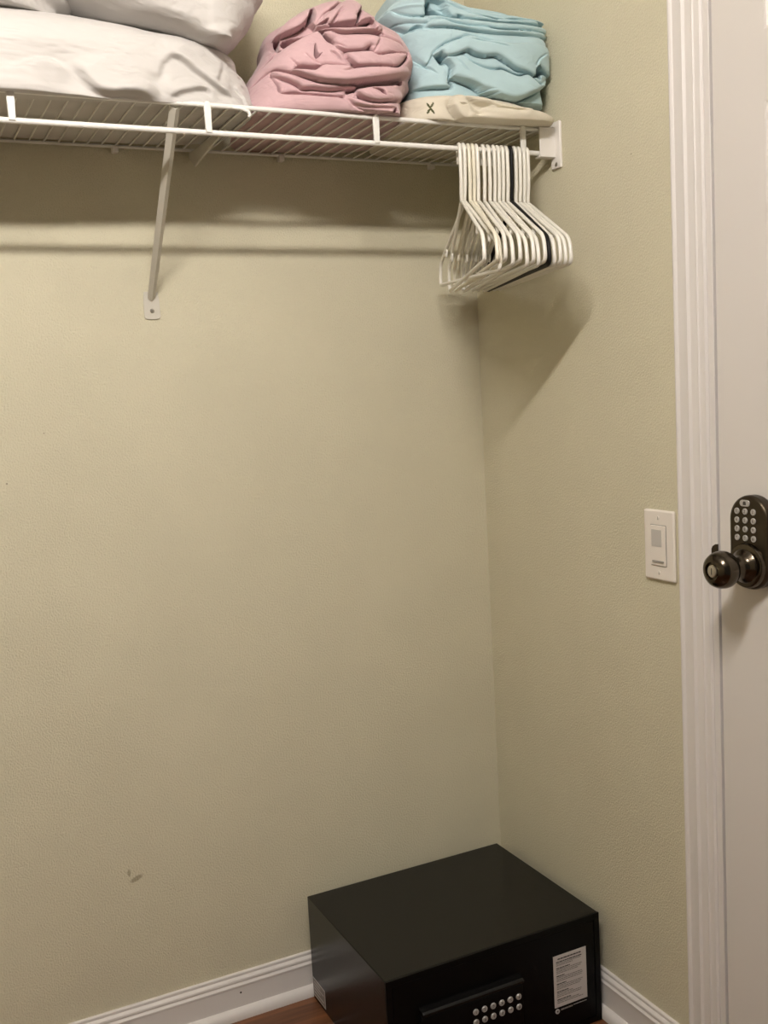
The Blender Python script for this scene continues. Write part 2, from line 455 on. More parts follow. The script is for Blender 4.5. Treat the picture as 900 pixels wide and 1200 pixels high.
cy = lathe('key_cylinder', [(0.0092, 0.0718), (0.0092, 0.0742), (0.0082, 0.0748), (0, 0.0748)], (XP, LY, LZ), (-1, 0, 0), M_nickel, lock, n=32)
box('keyhole', (XP - 0.0751, LY - 0.0009, LZ - 0.0050), (XP - 0.0745, LY + 0.0009, LZ + 0.0050), M_ink, cy)
adopt(lock)

# ------------------------------------------------------------------ light switch
sw = thing('light_switch', 'white rectangular light switch plate on the olive wall beside the door casing', 'light switch', (0, -0.5811, 0.919))
SWY, SWZ = -0.5811, 0.9816
ex, ey, ez = (0, -1, 0), (0, 0, 1), (-1, 0, 0)
prism('plate', rounded_rect(0.077, 0.1254, 0.004), (0, SWY, SWZ), ex, ey, ez, 0, 0.0068, M_plate, sw, bevel=0.0035)
prism('insert_frame', rounded_rect(0.0400, 0.0735, 0.0015), (-0.0068, SWY, SWZ), ex, ey, ez, 0, 0.0008, M_slot, sw)
prism('rocker', rounded_rect(0.0378, 0.0713, 0.0015), (-0.0068, SWY, SWZ), ex, ey, ez, 0.0002, 0.0022, M_plate, sw, bevel=0.0012)
prism('sensor_window', rounded_rect(0.0250, 0.0300, 0.001), (-0.009, SWY + 0.0030, SWZ + 0.0130), ex, ey, ez, 0, 0.0007, M_lens, sw)
prism('slider_bar', rounded_rect(0.0290, 0.0035, 0.0015), (-0.009, SWY - 0.0005, SWZ - 0.0285), ex, ey, ez, 0, 0.0016, M_slot, sw)
for dz in (0.0485, -0.0485):
    s = lathe('screw', [(0.0034, 0), (0.0034, 0.0006), (0.0024, 0.0012), (0, 0.0013)], (-0.0067, SWY, SWZ + dz), (-1, 0, 0), M_plate, sw, n=18)
    box('slot', (-0.0083, SWY - 0.0005, SWZ + dz - 0.003), (-0.0079, SWY + 0.0005, SWZ + dz + 0.003), M_slot, s)
adopt(sw)

# ================================================================== wire shelf
ZS, YR, ZR, YB = 1.7525, -0.306, 1.7090, -0.011      # front rail, rod, back rail
sh = thing('wire_shelf', 'white wire shelf across the back wall with a hanging rod', 'shelf', (-1.0, -0.16, 1.70))
X0, X1 = -2.0, -0.030
tube('front_rail', [(X0, YR, ZS), (X1, YR, ZS)], 0.0040, M_shelf, sh, n=14)
tube('hanging_rod', [(X0, YR, ZR), (X1 + 0.010, YR, ZR)], 0.0046, M_shelf, sh, n=16)
tube('back_rail', [(X0, YB, ZS - 0.001), (X1 + 0.02, YB, ZS - 0.001)], 0.0032, M_shelf, sh, n=10)
tube('cross_rail', [(X0, -0.168, ZS - 0.0045), (X1 + 0.02, -0.168, ZS - 0.0045)], 0.0026, M_shelf, sh, n=10)
v, f = tube_data([(0, YR + 0.001, ZS + 0.0010), (0, -0.295, ZS + 0.0010), (0, YB, ZS + 0.0010), (0, YB + 0.004, ZS - 0.001)], 0.0017, 7)
wire_me = bpy.data.meshes.new('wire'); wire_me.from_pydata(v, [], f); wire_me.update()
for p in wire_me.polygons: p.use_smooth = True
wire_me.materials.append(M_shelf)
x = X1 - 0.004
while x > X0:
    o = bpy.data.objects.new('wire', wire_me); COL.objects.link(o); o.parent = sh
    o['_x'] = x
    x -= 0.0254
for x in (-0.0744, -0.381, -0.6845, -0.988, -1.2915, -1.595, -1.90):
    prism('rod_hanger', [(-0.0052, -0.001), (0.0052, -0.001), (0.0060, 0.036), (0.0050, 0.046), (0.002, 0.0485), (-0.002, 0.0485), (-0.0050, 0.046), (-0.0060, 0.036)],
          (x, YR - 0.0022, ZR), (1, 0, 0), (0, 0, 1), (0, -1, 0), -0.0012, 0.0042, M_shelf, sh, bevel=0.0015)
for x in (-0.105, -0.4456, -0.7718, -1.10, -1.43, -1.76):
    box('wall_clip', (x - 0.006, -0.0165, ZS - 0.0125), (x + 0.006, -0.0002, ZS - 0.001), M_plastic, sh, bevel=0.002)
# a loose wire end curling below the front rail, and a gusset under the deck at the wall
tube('wire_end', [(-0.640, YR - 0.002, ZS - 0.001), (-0.626, YR - 0.006, ZS - 0.003), (-0.617, YR - 0.008, ZS - 0.007), (-0.6135, YR - 0.008, ZS - 0.013), (-0.617, YR - 0.008, ZS - 0.0165)],
     [0.003, 0.003, 0.003, 0.003, 0.0024], M_shelf, sh, n=10)
prism('gusset', [(0.0012, -0.010), (0.028, -0.030), (0.034, -0.028), (0.19, -0.005), (0.19, 0.0), (0.0012, 0.0)], (-0.628, 0, ZS - 0.004), (0.05, -1, 0), (0, 0, 1), (1, 0, 0), -0.002, 0.002, M_bracket, sh)
adopt(sh)
for o in sh.children:
    if '_x' in o:
        o.location.x = o['_x']; del o['_x']

eb = thing('shelf_end_bracket', 'white plastic bracket holding the shelf end on the right wall', 'bracket', (0, -0.306, 1.68))
prism('wall_flange', rounded_rect(0.0300, 0.086, 0.003), (0, -0.3155, 1.7235), (0, -1, 0), (0, 0, 1), (-1, 0, 0), 0, 0.0055, M_plastic, eb, bevel=0.0015)
bm = bmesh.new()
bm_box(bm, (-0.0400, -0.3155, 1.7010), (-0.0050, -0.3120, 1.7560))
bm_box(bm, (-0.0400, -0.3120, 1.7010), (-0.0050, -0.2960, 1.7040))
bm_box(bm, (-0.0085, -0.3120, 1.7040), (-0.0050, -0.2960, 1.7560))
from_bm('socket', bm, M_plastic, eb, smooth=35, bevel=0.001)
sc = lathe('screw', [(0.004, 0), (0.004, 0.0012), (0.0026, 0.002), (0, 0.0021)], (-0.0054, -0.3175, 1.6875), (-1, 0, 0), M_screw, eb, n=18)
adopt(eb)

def bracket(xf, xt, label, group):
    br = thing('shelf_bracket', label, 'bracket', (xf, 0, 1.436), group)
    a = Vector((xt, -0.3000, ZS - 0.0055)); b = Vector((xf, -0.0040, 1.474))
    t = (b - a).normalized(); sx = Vector((1, 0, 0)); nn = sx.cross(t).normalized()
    if nn.y > 0: nn = -nn
    # V shaped steel channel
    sec = [(-0.0085, 0.0035), (0, -0.0035), (0.0085, 0.0035), (0.0085, 0.0020), (0, -0.0055), (-0.0085, 0.0020)]
    bm = bmesh.new(); rings = []
    for p, s in ((a, 1.0), (a.lerp(b, 0.1), 1.0), (a.lerp(b, 0.55), 0.95), (a.lerp(b, 0.97), 0.85), (b, 0.8)):
        rings.append([bm.verts.new(p + sx * (q[0] * s) + nn * (-q[1] * s)) for q in sec])
    for P, Q in zip(rings, rings[1:]):
        for k in range(6): bm.faces.new((P[k], P[(k + 1) % 6], Q[(k + 1) % 6], Q[k]))
    bm.faces.new(rings[0]); bm.faces.new(rings[-1][::-1])
    from_bm('brace', bm, M_bracket, br, smooth=30)
    prism('foot_plate', [(-0.0135, 0.032), (-0.0155, 0.010), (-0.0155, -0.014), (-0.0145, -0.018), (-0.008, -0.0200), (0.008, -0.0200), (0.0145, -0.018), (0.0155, -0.014), (0.0155, 0.010), (0.0135, 0.032)],
          (xf, 0, 1.4565), sx, (0, 0, 1), (0, -1, 0), 0, 0.0028, M_bracket, br, bevel=0.0008)
    s = lathe('screw', [(0.0042, 0), (0.0042, 0.001), (0.003, 0.0022), (0, 0.0024)], (xf - 0.0002, -0.0027, 1.4525), (0, -1, 0), M_screw, br, n=18)
    box('slot', (xf - 0.0032, -0.0055, 1.4520), (xf + 0.0028, -0.0049, 1.4530), M_ink, s)
    adopt(br)
bracket(-0.7246, -0.735, 'white diagonal steel bracket bracing the wire shelf, screwed into the wall', None)
bracket(-1.72, -1.73, 'white diagonal shelf bracket at the far left end, out of frame', None)

# fold lines and outlines of the linen, millimetres in each bundle's own front plane
CLOTH = {
 'pink': dict(O=(-0.415,-0.162,1.757),psi=12.0,HD=150,
  L=[[29,221],[-2,216],[-18,211],[-52,195],[-83,169],[-108,156],[-114,141],[-113,125],[-132,95],[-147,76],[-150,63],[-157,48],[-164,30],[-169,1]],
  R=[[53,222],[73,216],[87,201],[94,184],[117,166],[146,152],[161,130],[166,110],[162,90],[155,80],[156,64],[143,52],[135,41],[136,26],[125,14],[120,-12]],
  F=[
   (10,[[-157,51],[-133,62],[-113,72],[-114,62],[-107,43],[-101,29],[-52,25],[4,21],[19,5],[14,-6],[-34,-10],[-94,-6],[-147,3],[-151,41]]),
   (17,[[-111,70],[-86,63],[-59,51],[-31,43],[9,42],[29,38],[9,35],[-20,33],[-48,35],[-66,35],[-75,42],[-94,53],[-112,62]]),
   (9,[[-113,62],[-94,53],[-75,42],[-66,35],[-48,35],[-20,33],[9,35],[4,23],[-20,23],[-52,25],[-82,29],[-100,28],[-107,43]]),
   (14,[[-105,98],[-86,111],[-62,121],[-38,130],[-28,124],[-19,111],[13,97],[6,89],[21,74],[11,70],[-9,71],[-29,71],[-42,68],[-69,72],[-84,63],[-109,72],[-133,60],[-157,51],[-132,79]]),
   (27,[[-84,63],[-66,63],[-46,62],[-29,70],[11,70],[21,65],[50,70],[79,73],[104,76],[123,92],[127,107],[136,100],[142,84],[135,73],[113,64],[92,56],[61,50],[30,44],[-1,41],[-31,43],[-59,51]]),
   (22,[[6,90],[33,95],[53,95],[71,92],[97,98],[124,101],[124,95],[104,77],[79,73],[50,71],[29,69],[21,74]]),
   (18,[[-13,111],[-2,98],[14,95],[39,97],[54,105],[64,102],[73,121],[35,125],[4,124],[-14,128],[-26,124]]),
   (16,[[54,104],[57,95],[71,92],[97,98],[125,101],[126,109],[114,117],[75,123],[67,113]]),
   (10,[[72,142],[91,139],[115,130],[127,115],[140,92],[142,84],[136,100],[126,107],[114,117],[77,123],[74,131]]),
   (21,[[-38,130],[-14,132],[15,132],[35,134],[62,134],[64,146],[78,140],[74,131],[61,131],[35,126],[4,124],[-16,129]]),
   (22,[[18,188],[33,194],[44,189],[50,178],[48,176],[36,158],[32,145],[9,140],[-15,138],[-13,134],[-26,132],[-37,137],[-20,158],[-3,170]]),
   (16,[[18,192],[-2,191],[-34,180],[-67,166],[-96,141],[-99,135],[-69,138],[-52,148],[-45,147],[-35,139],[-20,158],[-3,170],[18,188]]),
   (12,[[44,189],[54,174],[71,161],[69,153],[63,156],[48,151],[36,145],[48,176]]),
   (0,[[-125,122],[-117,128],[-105,127],[-100,113],[-98,111],[-107,98],[-131,86],[-129,97],[-122,109]]),
   (20,[[25,32],[50,40],[94,47],[111,57],[122,61],[130,53],[128,41],[111,28],[90,20],[63,15],[38,19]]),
   (15,[[14,21],[38,17],[63,14],[90,19],[109,22],[112,6],[107,-9],[88,-15],[62,-3],[27,3]]),
   (7,[[2,22],[21,32],[29,25],[44,5],[68,-6],[78,-17],[6,-14],[15,5]]),
  ],
  C=[
   ([[-112,72],[-114,62],[-107,43],[-101,29],[-82,29],[-52,25],[-20,23],[4,21]],'d',8,30),
   ([[-109,72],[-86,63],[-59,51],[-31,43],[9,42]],'u',7,25),
   ([[-112,62],[-94,53],[-75,42],[-66,35],[-48,35],[-20,33],[9,36]],'u',4,14),
   ([[-99,134],[-89,135],[-92,117],[-88,111],[-97,112]],'p',22,0),
   ([[-86,130],[-54,130],[-46,131],[-62,123],[-86,116]],'p',25,0),
   ([[-49,149],[-41,171],[-34,171],[-37,148],[-45,147]],'p',22,0),
   ([[-37,137],[-19,147],[-16,144],[-21,138]],'p',14,0),
   ([[-99,135],[-69,138],[-52,148],[-41,171]],'u',8,30),
   ([[-86,111],[-62,121],[-38,130],[-14,132],[15,132]],'d',6,30),
   ([[18,188],[-3,170],[-20,158],[-35,139]],'u',5,16),
   ([[17,175],[0,157],[-13,134]],'l',4,12),
   ([[-28,124],[-19,111],[-1,102],[13,97]],'d',4,18),
   ([[-41,109],[-45,88],[-39,82],[-19,106],[-36,88]],'p',10,0),
   ([[-69,74],[-57,70],[-42,69],[-29,72]],'u',4,14),
   ([[-60,93],[-49,80],[-33,71]],'l',4,14),
   ([[-86,91],[-69,71],[-46,62],[-29,69]],'u',3,20),
   ([[-29,71],[-9,71],[11,70]],'u',4,14),
   ([[-115,71],[-133,60],[-152,46]],'d',5,25),
   ([[-98,111],[-107,98],[-132,80]],'r',9,30),
   ([[-105,128],[-102,113],[-114,111]],'r',6,20),
   ([[-16,129],[4,124],[35,126],[61,131],[78,140]],'u',6,18),
   ([[-13,111],[-2,98],[14,95],[39,97],[54,105]],'u',6,20),
   ([[53,95],[71,92],[97,98],[124,101]],'u',5,16),
   ([[73,121],[64,104],[57,94]],'l',3,14),
   ([[6,89],[21,74],[29,69],[50,71],[79,73],[104,77],[123,96],[126,109],[114,117]],[73,91],9,18),
   ([[-19,70],[1,68],[21,65],[-2,57]],'u',3,14),
   ([[-21,45],[-1,41],[36,46],[71,52],[94,58],[124,69],[139,80]],'u',9,24),
   ([[-22,30],[-6,28],[19,31],[31,34],[64,40],[94,47],[111,57]],'d',4,14),
   ([[25,32],[38,19],[63,15],[92,20],[109,26],[129,40]],'u',7,16),
   ([[50,35],[70,35],[78,25],[72,26],[60,32]],'p',14,0),
   ([[74,35],[78,25]],'r',5,12),
   ([[100,51],[113,58],[115,51],[106,48]],'p',12,0),
   ([[14,13],[38,7],[71,7],[96,10],[104,14]],'u',6,14),
   ([[97,9],[102,9],[100,2],[91,0]],'p',10,0),
   ([[8,20],[29,3],[62,-2],[82,-8]],'d',5,16),
   ([[18,193],[-1,174],[-14,163]],'l',4,14),
   ([[19,169],[-2,153],[-15,136]],'l',4,12),
   ([[48,185],[50,176],[36,158],[33,160]],'l',4,12),
   ([[48,151],[63,157],[60,149],[46,145],[38,145]],'p',16,0),
   ([[54,174],[71,161],[69,153]],'l',4,14),
   ([[72,142],[91,139],[115,130],[126,113]],'d',5,16),
   ([[-15,139],[9,140],[38,146]],'u',5,14),
   ([[-1,133],[21,134],[35,134],[62,146]],'d',3,10),
   ([[76,131],[82,128],[80,126]],'p',10,0),
   ([[-18,96],[-6,89],[7,74]],'r',4,18),
  ]),
 'blue': dict(O=(-0.17,-0.195,1.757),psi=10.0,HD=100,
  L=[[-111,247],[-124,233],[-123,215],[-140,202],[-135,193],[-122,176],[-110,147],[-102,117],[-100,86],[-102,61],[-107,-28]],
  R=[[-74,247],[-46,235],[5,224],[51,211],[90,203],[153,204],[183,200],[198,188],[189,176],[185,156],[188,145],[188,117],[189,99],[180,80],[178,39],[176,-25]],
  F=[
   (10,[[-60,216],[-56,223],[-28,215],[7,206],[38,195],[72,189],[138,192],[168,190],[168,186],[140,188],[97,185],[72,184],[38,189],[11,192],[-6,199],[-37,210]]),
   (13,[[-29,191],[-37,210],[-6,199],[38,189],[71,184],[140,188],[152,185],[149,180],[83,178],[37,180],[6,181],[-18,183]]),
   (17,[[-73,185],[-51,186],[-25,182],[6,181],[37,179],[83,177],[184,179],[187,174],[163,168],[73,164],[37,167],[14,167],[-21,171],[-43,179],[-67,174],[-69,180]]),
   (21,[[-67,174],[-43,179],[-21,171],[14,167],[37,167],[73,163],[163,167],[165,158],[72,155],[36,156],[-8,161],[-39,164],[-68,165]]),
   (12,[[-134,221],[-130,202],[-116,194],[-97,187],[-73,186],[-71,194],[-69,210],[-60,216],[-58,226],[-114,229]]),
   (15,[[-130,202],[-149,192],[-144,183],[-121,181],[-104,178],[-69,173],[-51,185],[-73,185],[-97,187],[-116,194]]),
   (10,[[-144,183],[-121,180],[-106,171],[-94,164],[-70,164],[-67,173],[-104,178],[-121,180]]),
   (19,[[-118,153],[-94,163],[-39,164],[36,156],[160,157],[171,142],[173,125],[80,130],[36,141],[4,148],[-11,144],[-41,134],[-61,119],[-73,101],[-90,116],[-102,132]]),
   (27,[[-61,119],[-41,134],[-11,144],[4,148],[36,141],[81,138],[169,141],[177,105],[174,90],[158,96],[146,100],[133,84],[113,89],[93,93],[77,102],[52,115],[34,112],[12,116],[-1,122],[-19,115],[-39,113],[-48,119],[-55,115]]),
   (20,[[-10,117],[-1,122],[12,115],[34,112],[52,114],[77,101],[93,92],[113,89],[133,83],[157,92],[171,88],[166,75],[140,73],[118,87],[97,83],[65,93],[51,91],[33,93],[7,103]]),
   (25,[[-39,112],[-19,115],[-10,116],[7,103],[33,93],[51,91],[65,92],[97,82],[118,86],[140,72],[164,75],[156,67],[125,52],[90,40],[56,46],[31,53],[5,67],[-30,76],[-35,70],[-28,94]]),
   (14,[[-61,119],[-49,101],[-39,104],[-29,94],[-35,70],[-31,62],[-69,62],[-103,63],[-93,100],[-92,120],[-73,101]]),
   (6,[[-112,62],[-31,61],[-30,75],[5,66],[31,53],[56,45],[90,40],[125,52],[156,66],[161,13],[121,12],[30,31],[-32,42],[-113,44]]),
  ],
  C=[
   ([[-132,202],[-116,194],[-97,187],[-73,185],[-51,185],[-25,182],[6,181],[37,179],[83,178],[175,178]],'u',5,9),
   ([[-144,183],[-121,180],[-106,171],[-94,164],[-70,164],[-39,164],[-8,161],[36,156],[72,155],[160,157]],'u',7,12),
   ([[-71,194],[-69,210],[-61,214],[-55,203],[-29,191],[-46,191]],'p',22,0),
   ([[-60,216],[-37,210],[-6,199],[11,192],[38,189],[71,183],[97,185],[140,188]],'u',4,7),
   ([[-56,222],[-28,214],[7,206],[38,195],[72,189],[94,187],[138,191]],'u',4,6),
   ([[-67,174],[-43,179],[-21,171],[14,167],[37,167],[73,163],[163,168]],'u',4,9),
   ([[-96,168],[-85,173],[-74,167],[-94,165]],'p',10,0),
   ([[-14,187],[-3,185],[-3,177],[-10,178]],'p',8,0),
   ([[-61,119],[-41,134],[-11,144],[4,148]],'u',6,22),
   ([[-61,119],[-49,101],[-39,104]],'l',6,20),
   ([[-55,117],[-48,119],[-39,113],[-19,115],[-1,122],[12,116],[34,112],[52,115],[77,102],[93,93],[113,89],[133,84]],'u',9,26),
   ([[-10,117],[7,103],[33,93],[51,91],[65,93],[97,83],[118,87],[140,73]],'u',6,8),
   ([[-42,114],[-29,94],[-35,70],[-31,62]],'r',6,20),
   ([[-30,76],[5,67],[31,53],[56,46],[90,40],[125,52],[156,67]],'u',14,30),
   ([[133,94],[146,104],[149,89],[150,80],[137,85]],'p',20,0),
   ([[127,88],[142,71],[158,78],[171,90],[153,91]],[148,98],-6,12),
   ([[-92,120],[-79,105],[-67,89]],'d',5,16),
   ([[-92,108],[-78,97],[-67,93]],'d',3,12),
   ([[-101,63],[-69,62],[-31,61]],'u',8,20),
   ([[-112,151],[-102,132],[-90,116],[-73,101],[-52,83]],'u',5,20),
   ([[2,141],[38,138],[82,130]],'u',4,16),
   ([[165,127],[144,113],[133,97]],'r',4,14),
   ([[-24,114],[-11,95],[1,83]],'r',2,20),
  ]),
 'cream': dict(O=(-0.16,-0.175,1.757),psi=7.0,HD=155,
  L=[[-83,57],[-117,51],[-136,40],[-138,25],[-134,12],[-130,-8],[-129,-45]],
  R=[[19,60],[89,50],[128,36],[160,22],[172,16],[174,9],[168,3],[159,-8],[150,-39]],
  M=[[-95,17],[-146,9]],
  F=[
   (9,[[-153,28],[-133,42],[-58,43],[-50,38],[-61,27],[-60,14],[-43,0],[-39,-12],[-88,-13],[-132,-13],[-155,-7]]),
   (24,[[-60,14],[-61,27],[-52,38],[-34,36],[-28,21],[-11,13],[3,18],[68,14],[108,17],[152,11],[161,3],[147,-10],[92,-20],[15,-21],[-21,-15],[-43,-3]]),
   (12,[[-30,41],[-2,42],[44,30],[108,25],[105,18],[68,15],[33,18],[13,26],[-1,26]]),
  ],
  C=[
   ([[-61,27],[-60,14],[-43,0],[-21,-9]],'r',6,14),
   ([[-50,22],[-33,19],[-44,16]],'p',4,0),
   ([[-31,13],[-17,6],[1,9]],'d',6,14),
   ([[12,30],[1,9]],'l',4,9),
   ([[14,30],[34,20],[74,17],[104,20]],'d',8,16),
   ([[-30,39],[-3,40],[44,29],[110,25]],'u',3,9),
   ([[-134,36],[-123,23],[-131,1]],'r',2,16),
  ]),
 'pillow_a': dict(O=(-0.9,-0.166,1.757),psi=0.0,HD=154,
  L=[[-446,106],[-530,74],[-573,36],[-577,2],[-561,-24],[-548,-86]],
  R=[[0,149],[32,142],[107,139],[177,124],[242,111],[282,106],[303,95],[306,71],[319,62],[327,44],[328,17],[318,3],[299,-41]],
  C=[
   ([[148,67],[176,66],[212,40],[249,20],[273,15]],'u',6,30),
   ([[148,4],[181,15],[220,22],[228,5]],'u',5,18),
   ([[5,44],[20,20],[45,5],[98,5],[134,1]],'u',7,34),
   ([[-94,7],[-63,34],[-25,42],[3,21]],'d',4,30),
   ([[-217,-10],[-100,-9],[-38,-8],[26,-10],[88,-8],[148,2]],'u',6,16),
   ([[63,11],[117,21],[144,12]],'d',4,20),
   ([[269,35],[286,23],[296,-4]],'r',4,10),
   ([[263,80],[246,51],[233,32]],'l',4,18),
   ([[167,69],[147,52],[138,25]],'l',3,24),
   ([[-91,-5],[-74,0],[-50,-2]],'u',3,12),
  ]),
 'pillow_b': dict(O=(-0.7,-0.18,1.757),psi=0.0,HD=150,
  L=[[-366,260],[-346,220],[-276,184],[-188,164],[-114,135],[-55,122],[-13,111],[18,100]],
  R=[[92,325],[149,285],[165,238],[159,202],[143,181],[129,153],[107,127],[78,106]],
  C=[
   ([[-143,162],[-114,137],[-83,129],[-43,116],[23,109],[88,131]],'d',4,50),
   ([[-106,131],[-62,105],[-8,91]],'u',3,26),
   ([[-1,169],[56,166],[126,183]],'u',3,30),
   ([[49,201],[25,145],[32,105]],'r',2,40),
  ]),
 'pillow_c': dict(O=(-1.0,-0.17,1.757),psi=0.0,HD=150,
  L=[[-347,187],[-411,154],[-424,124],[-397,105],[-357,97]],
  R=[[-7,232],[66,213],[116,187],[133,170],[134,154],[112,143]],
  C=[
   ([[-24,136],[41,131],[101,142]],'u',3,30),
  ]),
}

# ================================================================== hangers on the rod
def arc(c, r, a0, a1, n):
    return [(c[0] + r * math.cos(math.radians(a0 + (a1 - a0) * k / n)), c[1] + r * math.sin(math.radians(a0 + (a1 - a0) * k / n))) for k in range(n + 1)]

def fillet(pts, rads, n=6):
    out = []
    N = len(pts)
    for i, p in enumerate(pts):
        P = Vector(p); A = Vector(pts[i - 1]); B = Vector(pts[(i + 1) % N])
        r = rads[i]
        if r <= 0: out.append(tuple(P)); continue
        u = (A - P).normalized(); v = (B - P).normalized()
        ang = math.acos(max(-1, min(1, u.dot(v))))
        d = min(r / math.tan(ang / 2), 0.45 * (A - P).length, 0.45 * (B - P).length)
        a = P + u * d; b = P + v * d
        for k in range(n + 1):
            t = k / n
            q = a * (1 - t) ** 2 + P * (2 * t * (1 - t)) + b * t ** 2
            out.append(tuple(q))
    return out

HW, HT = 0.214, 0.0035
def hanger_meshes(black=False):
    """local: x = 0 plane, h along -y (towards the room), z down from the rod centre"""
    R = 0.0046 + HT + 0.0004
    rr = HT
    neck = -0.097
    # hook: from the free tip over the rod and down to the neck
    hook = [(-0.0195, -0.022), (-0.0195, -0.004)] + [(c[0] - 0.0055, c[1]) for c in arc((0, -0.004), 0.0140, 180, 0, 12)][1:] + [(0.0085, -0.030), (0.0060, -0.060), (0.0, -0.082), (0.0, neck)]
    hook = [(h, z + (R - 0.0102)) for h, z in hook]
    to3 = lambda q: (0.0, -q[0], q[1])
    v, f = tube_data([to3(q) for q in hook], rr if not black else 0.0037, 9, up=(1, 0, 0))
    hk = bpy.data.meshes.new('hook'); hk.from_pydata(v, [], f); hk.update()
    # body: closed triangle with rounded shoulders
    tri = fillet([(0.0, neck + 0.004), (HW - 0.006, -0.190), (HW, -0.232), (-HW, -0.232), (-HW + 0.006, -0.190)], [0.020, 0.035, 0.012, 0.012, 0.035])
    tri = [(h, z) for h, z in tri]
    P = [to3(q) for q in tri] + [to3(tri[0])]
    v, f = tube_data(P, rr if not black else 0.0040, 9, caps=False, up=(1, 0, 0), flat=1.0 if not black else 1.4)
    bd = bpy.data.meshes.new('body'); bd.from_pydata(v, [], f); bd.update()
    # strap hooks below the shoulders
    n = []
    for s in (1, -1):
        pts = [(s * 0.150, -0.160), (s * 0.150, -0.174), (s * 0.1535, -0.180), (s * 0.158, -0.179), (s * 0.1595, -0.173)]
        v, f = tube_data([to3(q) for q in pts], 0.0022, 7, up=(1, 0, 0))
        nm = bpy.data.meshes.new('strap_hook'); nm.from_pydata(v, [], f); nm.update(); n.append(nm)
    for me in [hk, bd] + n:
        for p in me.polygons: p.use_smooth = True
    return hk, bd, n
W_hook, W_body, W_notch = hanger_meshes()
for me in [W_hook, W_body] + W_notch: me.materials.append(M_hanger)
I_hook, I_body, I_notch = hanger_meshes()
for me in [I_hook, I_body] + I_notch: me.materials.append(M_hanger2)
B_hook, B_body, B_notch = hanger_meshes(True)
for me in [B_hook, B_body]: me.materials.append(M_black)
PXS = [538, 542.6, 548, 553, 557.5, 565, 571, 577, 582, 587, 592, 597, 602, 607, 612, 616.5]
YAW = [-22.0, -16.0, -20.5, -21, -21, -20.5, -20, -19, -18.5, -18, -17.5, -17.5, -17, -16.5, -16, -15.5]
TLT = [-1.0, 3.0, -1.0, 1.0, -1.5, 0.5, -1.0, 1.0, -0.5, 0.8, -0.8, 0.0, 0.5, -0.3, 0.3, 0.0]
LAB = ['leftmost white plastic hanger on the rod, nearest the room',
       'second white hanger from the left, turned outward with an open triangle',
       'third ivory hanger from the left end of the rod', 'fourth ivory hanger from the left end of the rod', 'fifth white hanger from the left end of the rod',
       'sixth white hanger from the left, just right of the gap', 'seventh white hanger from the left on the rod', 'eighth white hanger from the left on the rod',
       'third white hanger left of the black one', 'second white hanger left of the black one', 'white hanger directly left of the black one',
       'black hanger among the white hangers', 'white hanger directly right of the black one', 'second white hanger right of the black one',
       'third white hanger right of the black one', 'rightmost white hanger on the rod, beside the end bracket']
for i, px in enumerate(PXS):
    x = -0.2122 + (px - 538) * 0.001868
    black = i == 11
    ivory = i in (2, 3)
    hk, bd, nt_ = (B_hook, B_body, []) if black else ((I_hook, I_body, I_notch) if ivory else (W_hook, W_body, W_notch))
    t = thing('clothes_hanger', LAB[i], 'hanger', (x, YR, ZR), 'hangers on the shelf rod')
    t.rotation_euler = (math.radians(TLT[i]), 0, math.radians(-YAW[i]) * -1)
    for nm, me in [('hook', hk), ('body', bd)] + [('strap_hook', q) for q in nt_]:
        o = bpy.data.objects.new(nm, me); COL.objects.link(o); o.parent = t

# ================================================================== safe on the floor
SX0, SX1, SYB, SYF, SHT = -0.5003, -0.0275, -0.0275, -0.4027, 0.2271
sf = thing('safe', 'black metal safe with a keypad in the corner on the floor', 'safe', (-0.264, -0.215, 0))
bm = bmesh.new(); bm_box(bm, (SX0, SYF + 0.004, 0.0), (SX1, SYB, SHT))
from_bm('body', bm, M_safe, sf, smooth=35, bevel=0.0018)
# front frame and recessed door
fr = bmesh.new()
FW = 0.012
bm_box(fr, (SX0, SYF, 0.0), (SX0 + FW, SYF + 0.0045, SHT)); bm_box(fr, (SX1 - FW, SYF, 0.0), (SX1, SYF + 0.0045, SHT))
bm_box(fr, (SX0 + FW, SYF, SHT - FW), (SX1 - FW, SYF + 0.0045, SHT)); bm_box(fr, (SX0 + FW, SYF, 0.0), (SX1 - FW, SYF + 0.0045, FW))
from_bm('front_frame', fr, M_safe_front, sf)
dr = box('safe_door', (SX0 + FW + 0.0015, SYF + 0.0008, FW + 0.0015), (SX1 - FW - 0.0015, SYF + 0.0042, SHT - FW - 0.0015), M_safe_front, sf, bevel=0.0006)
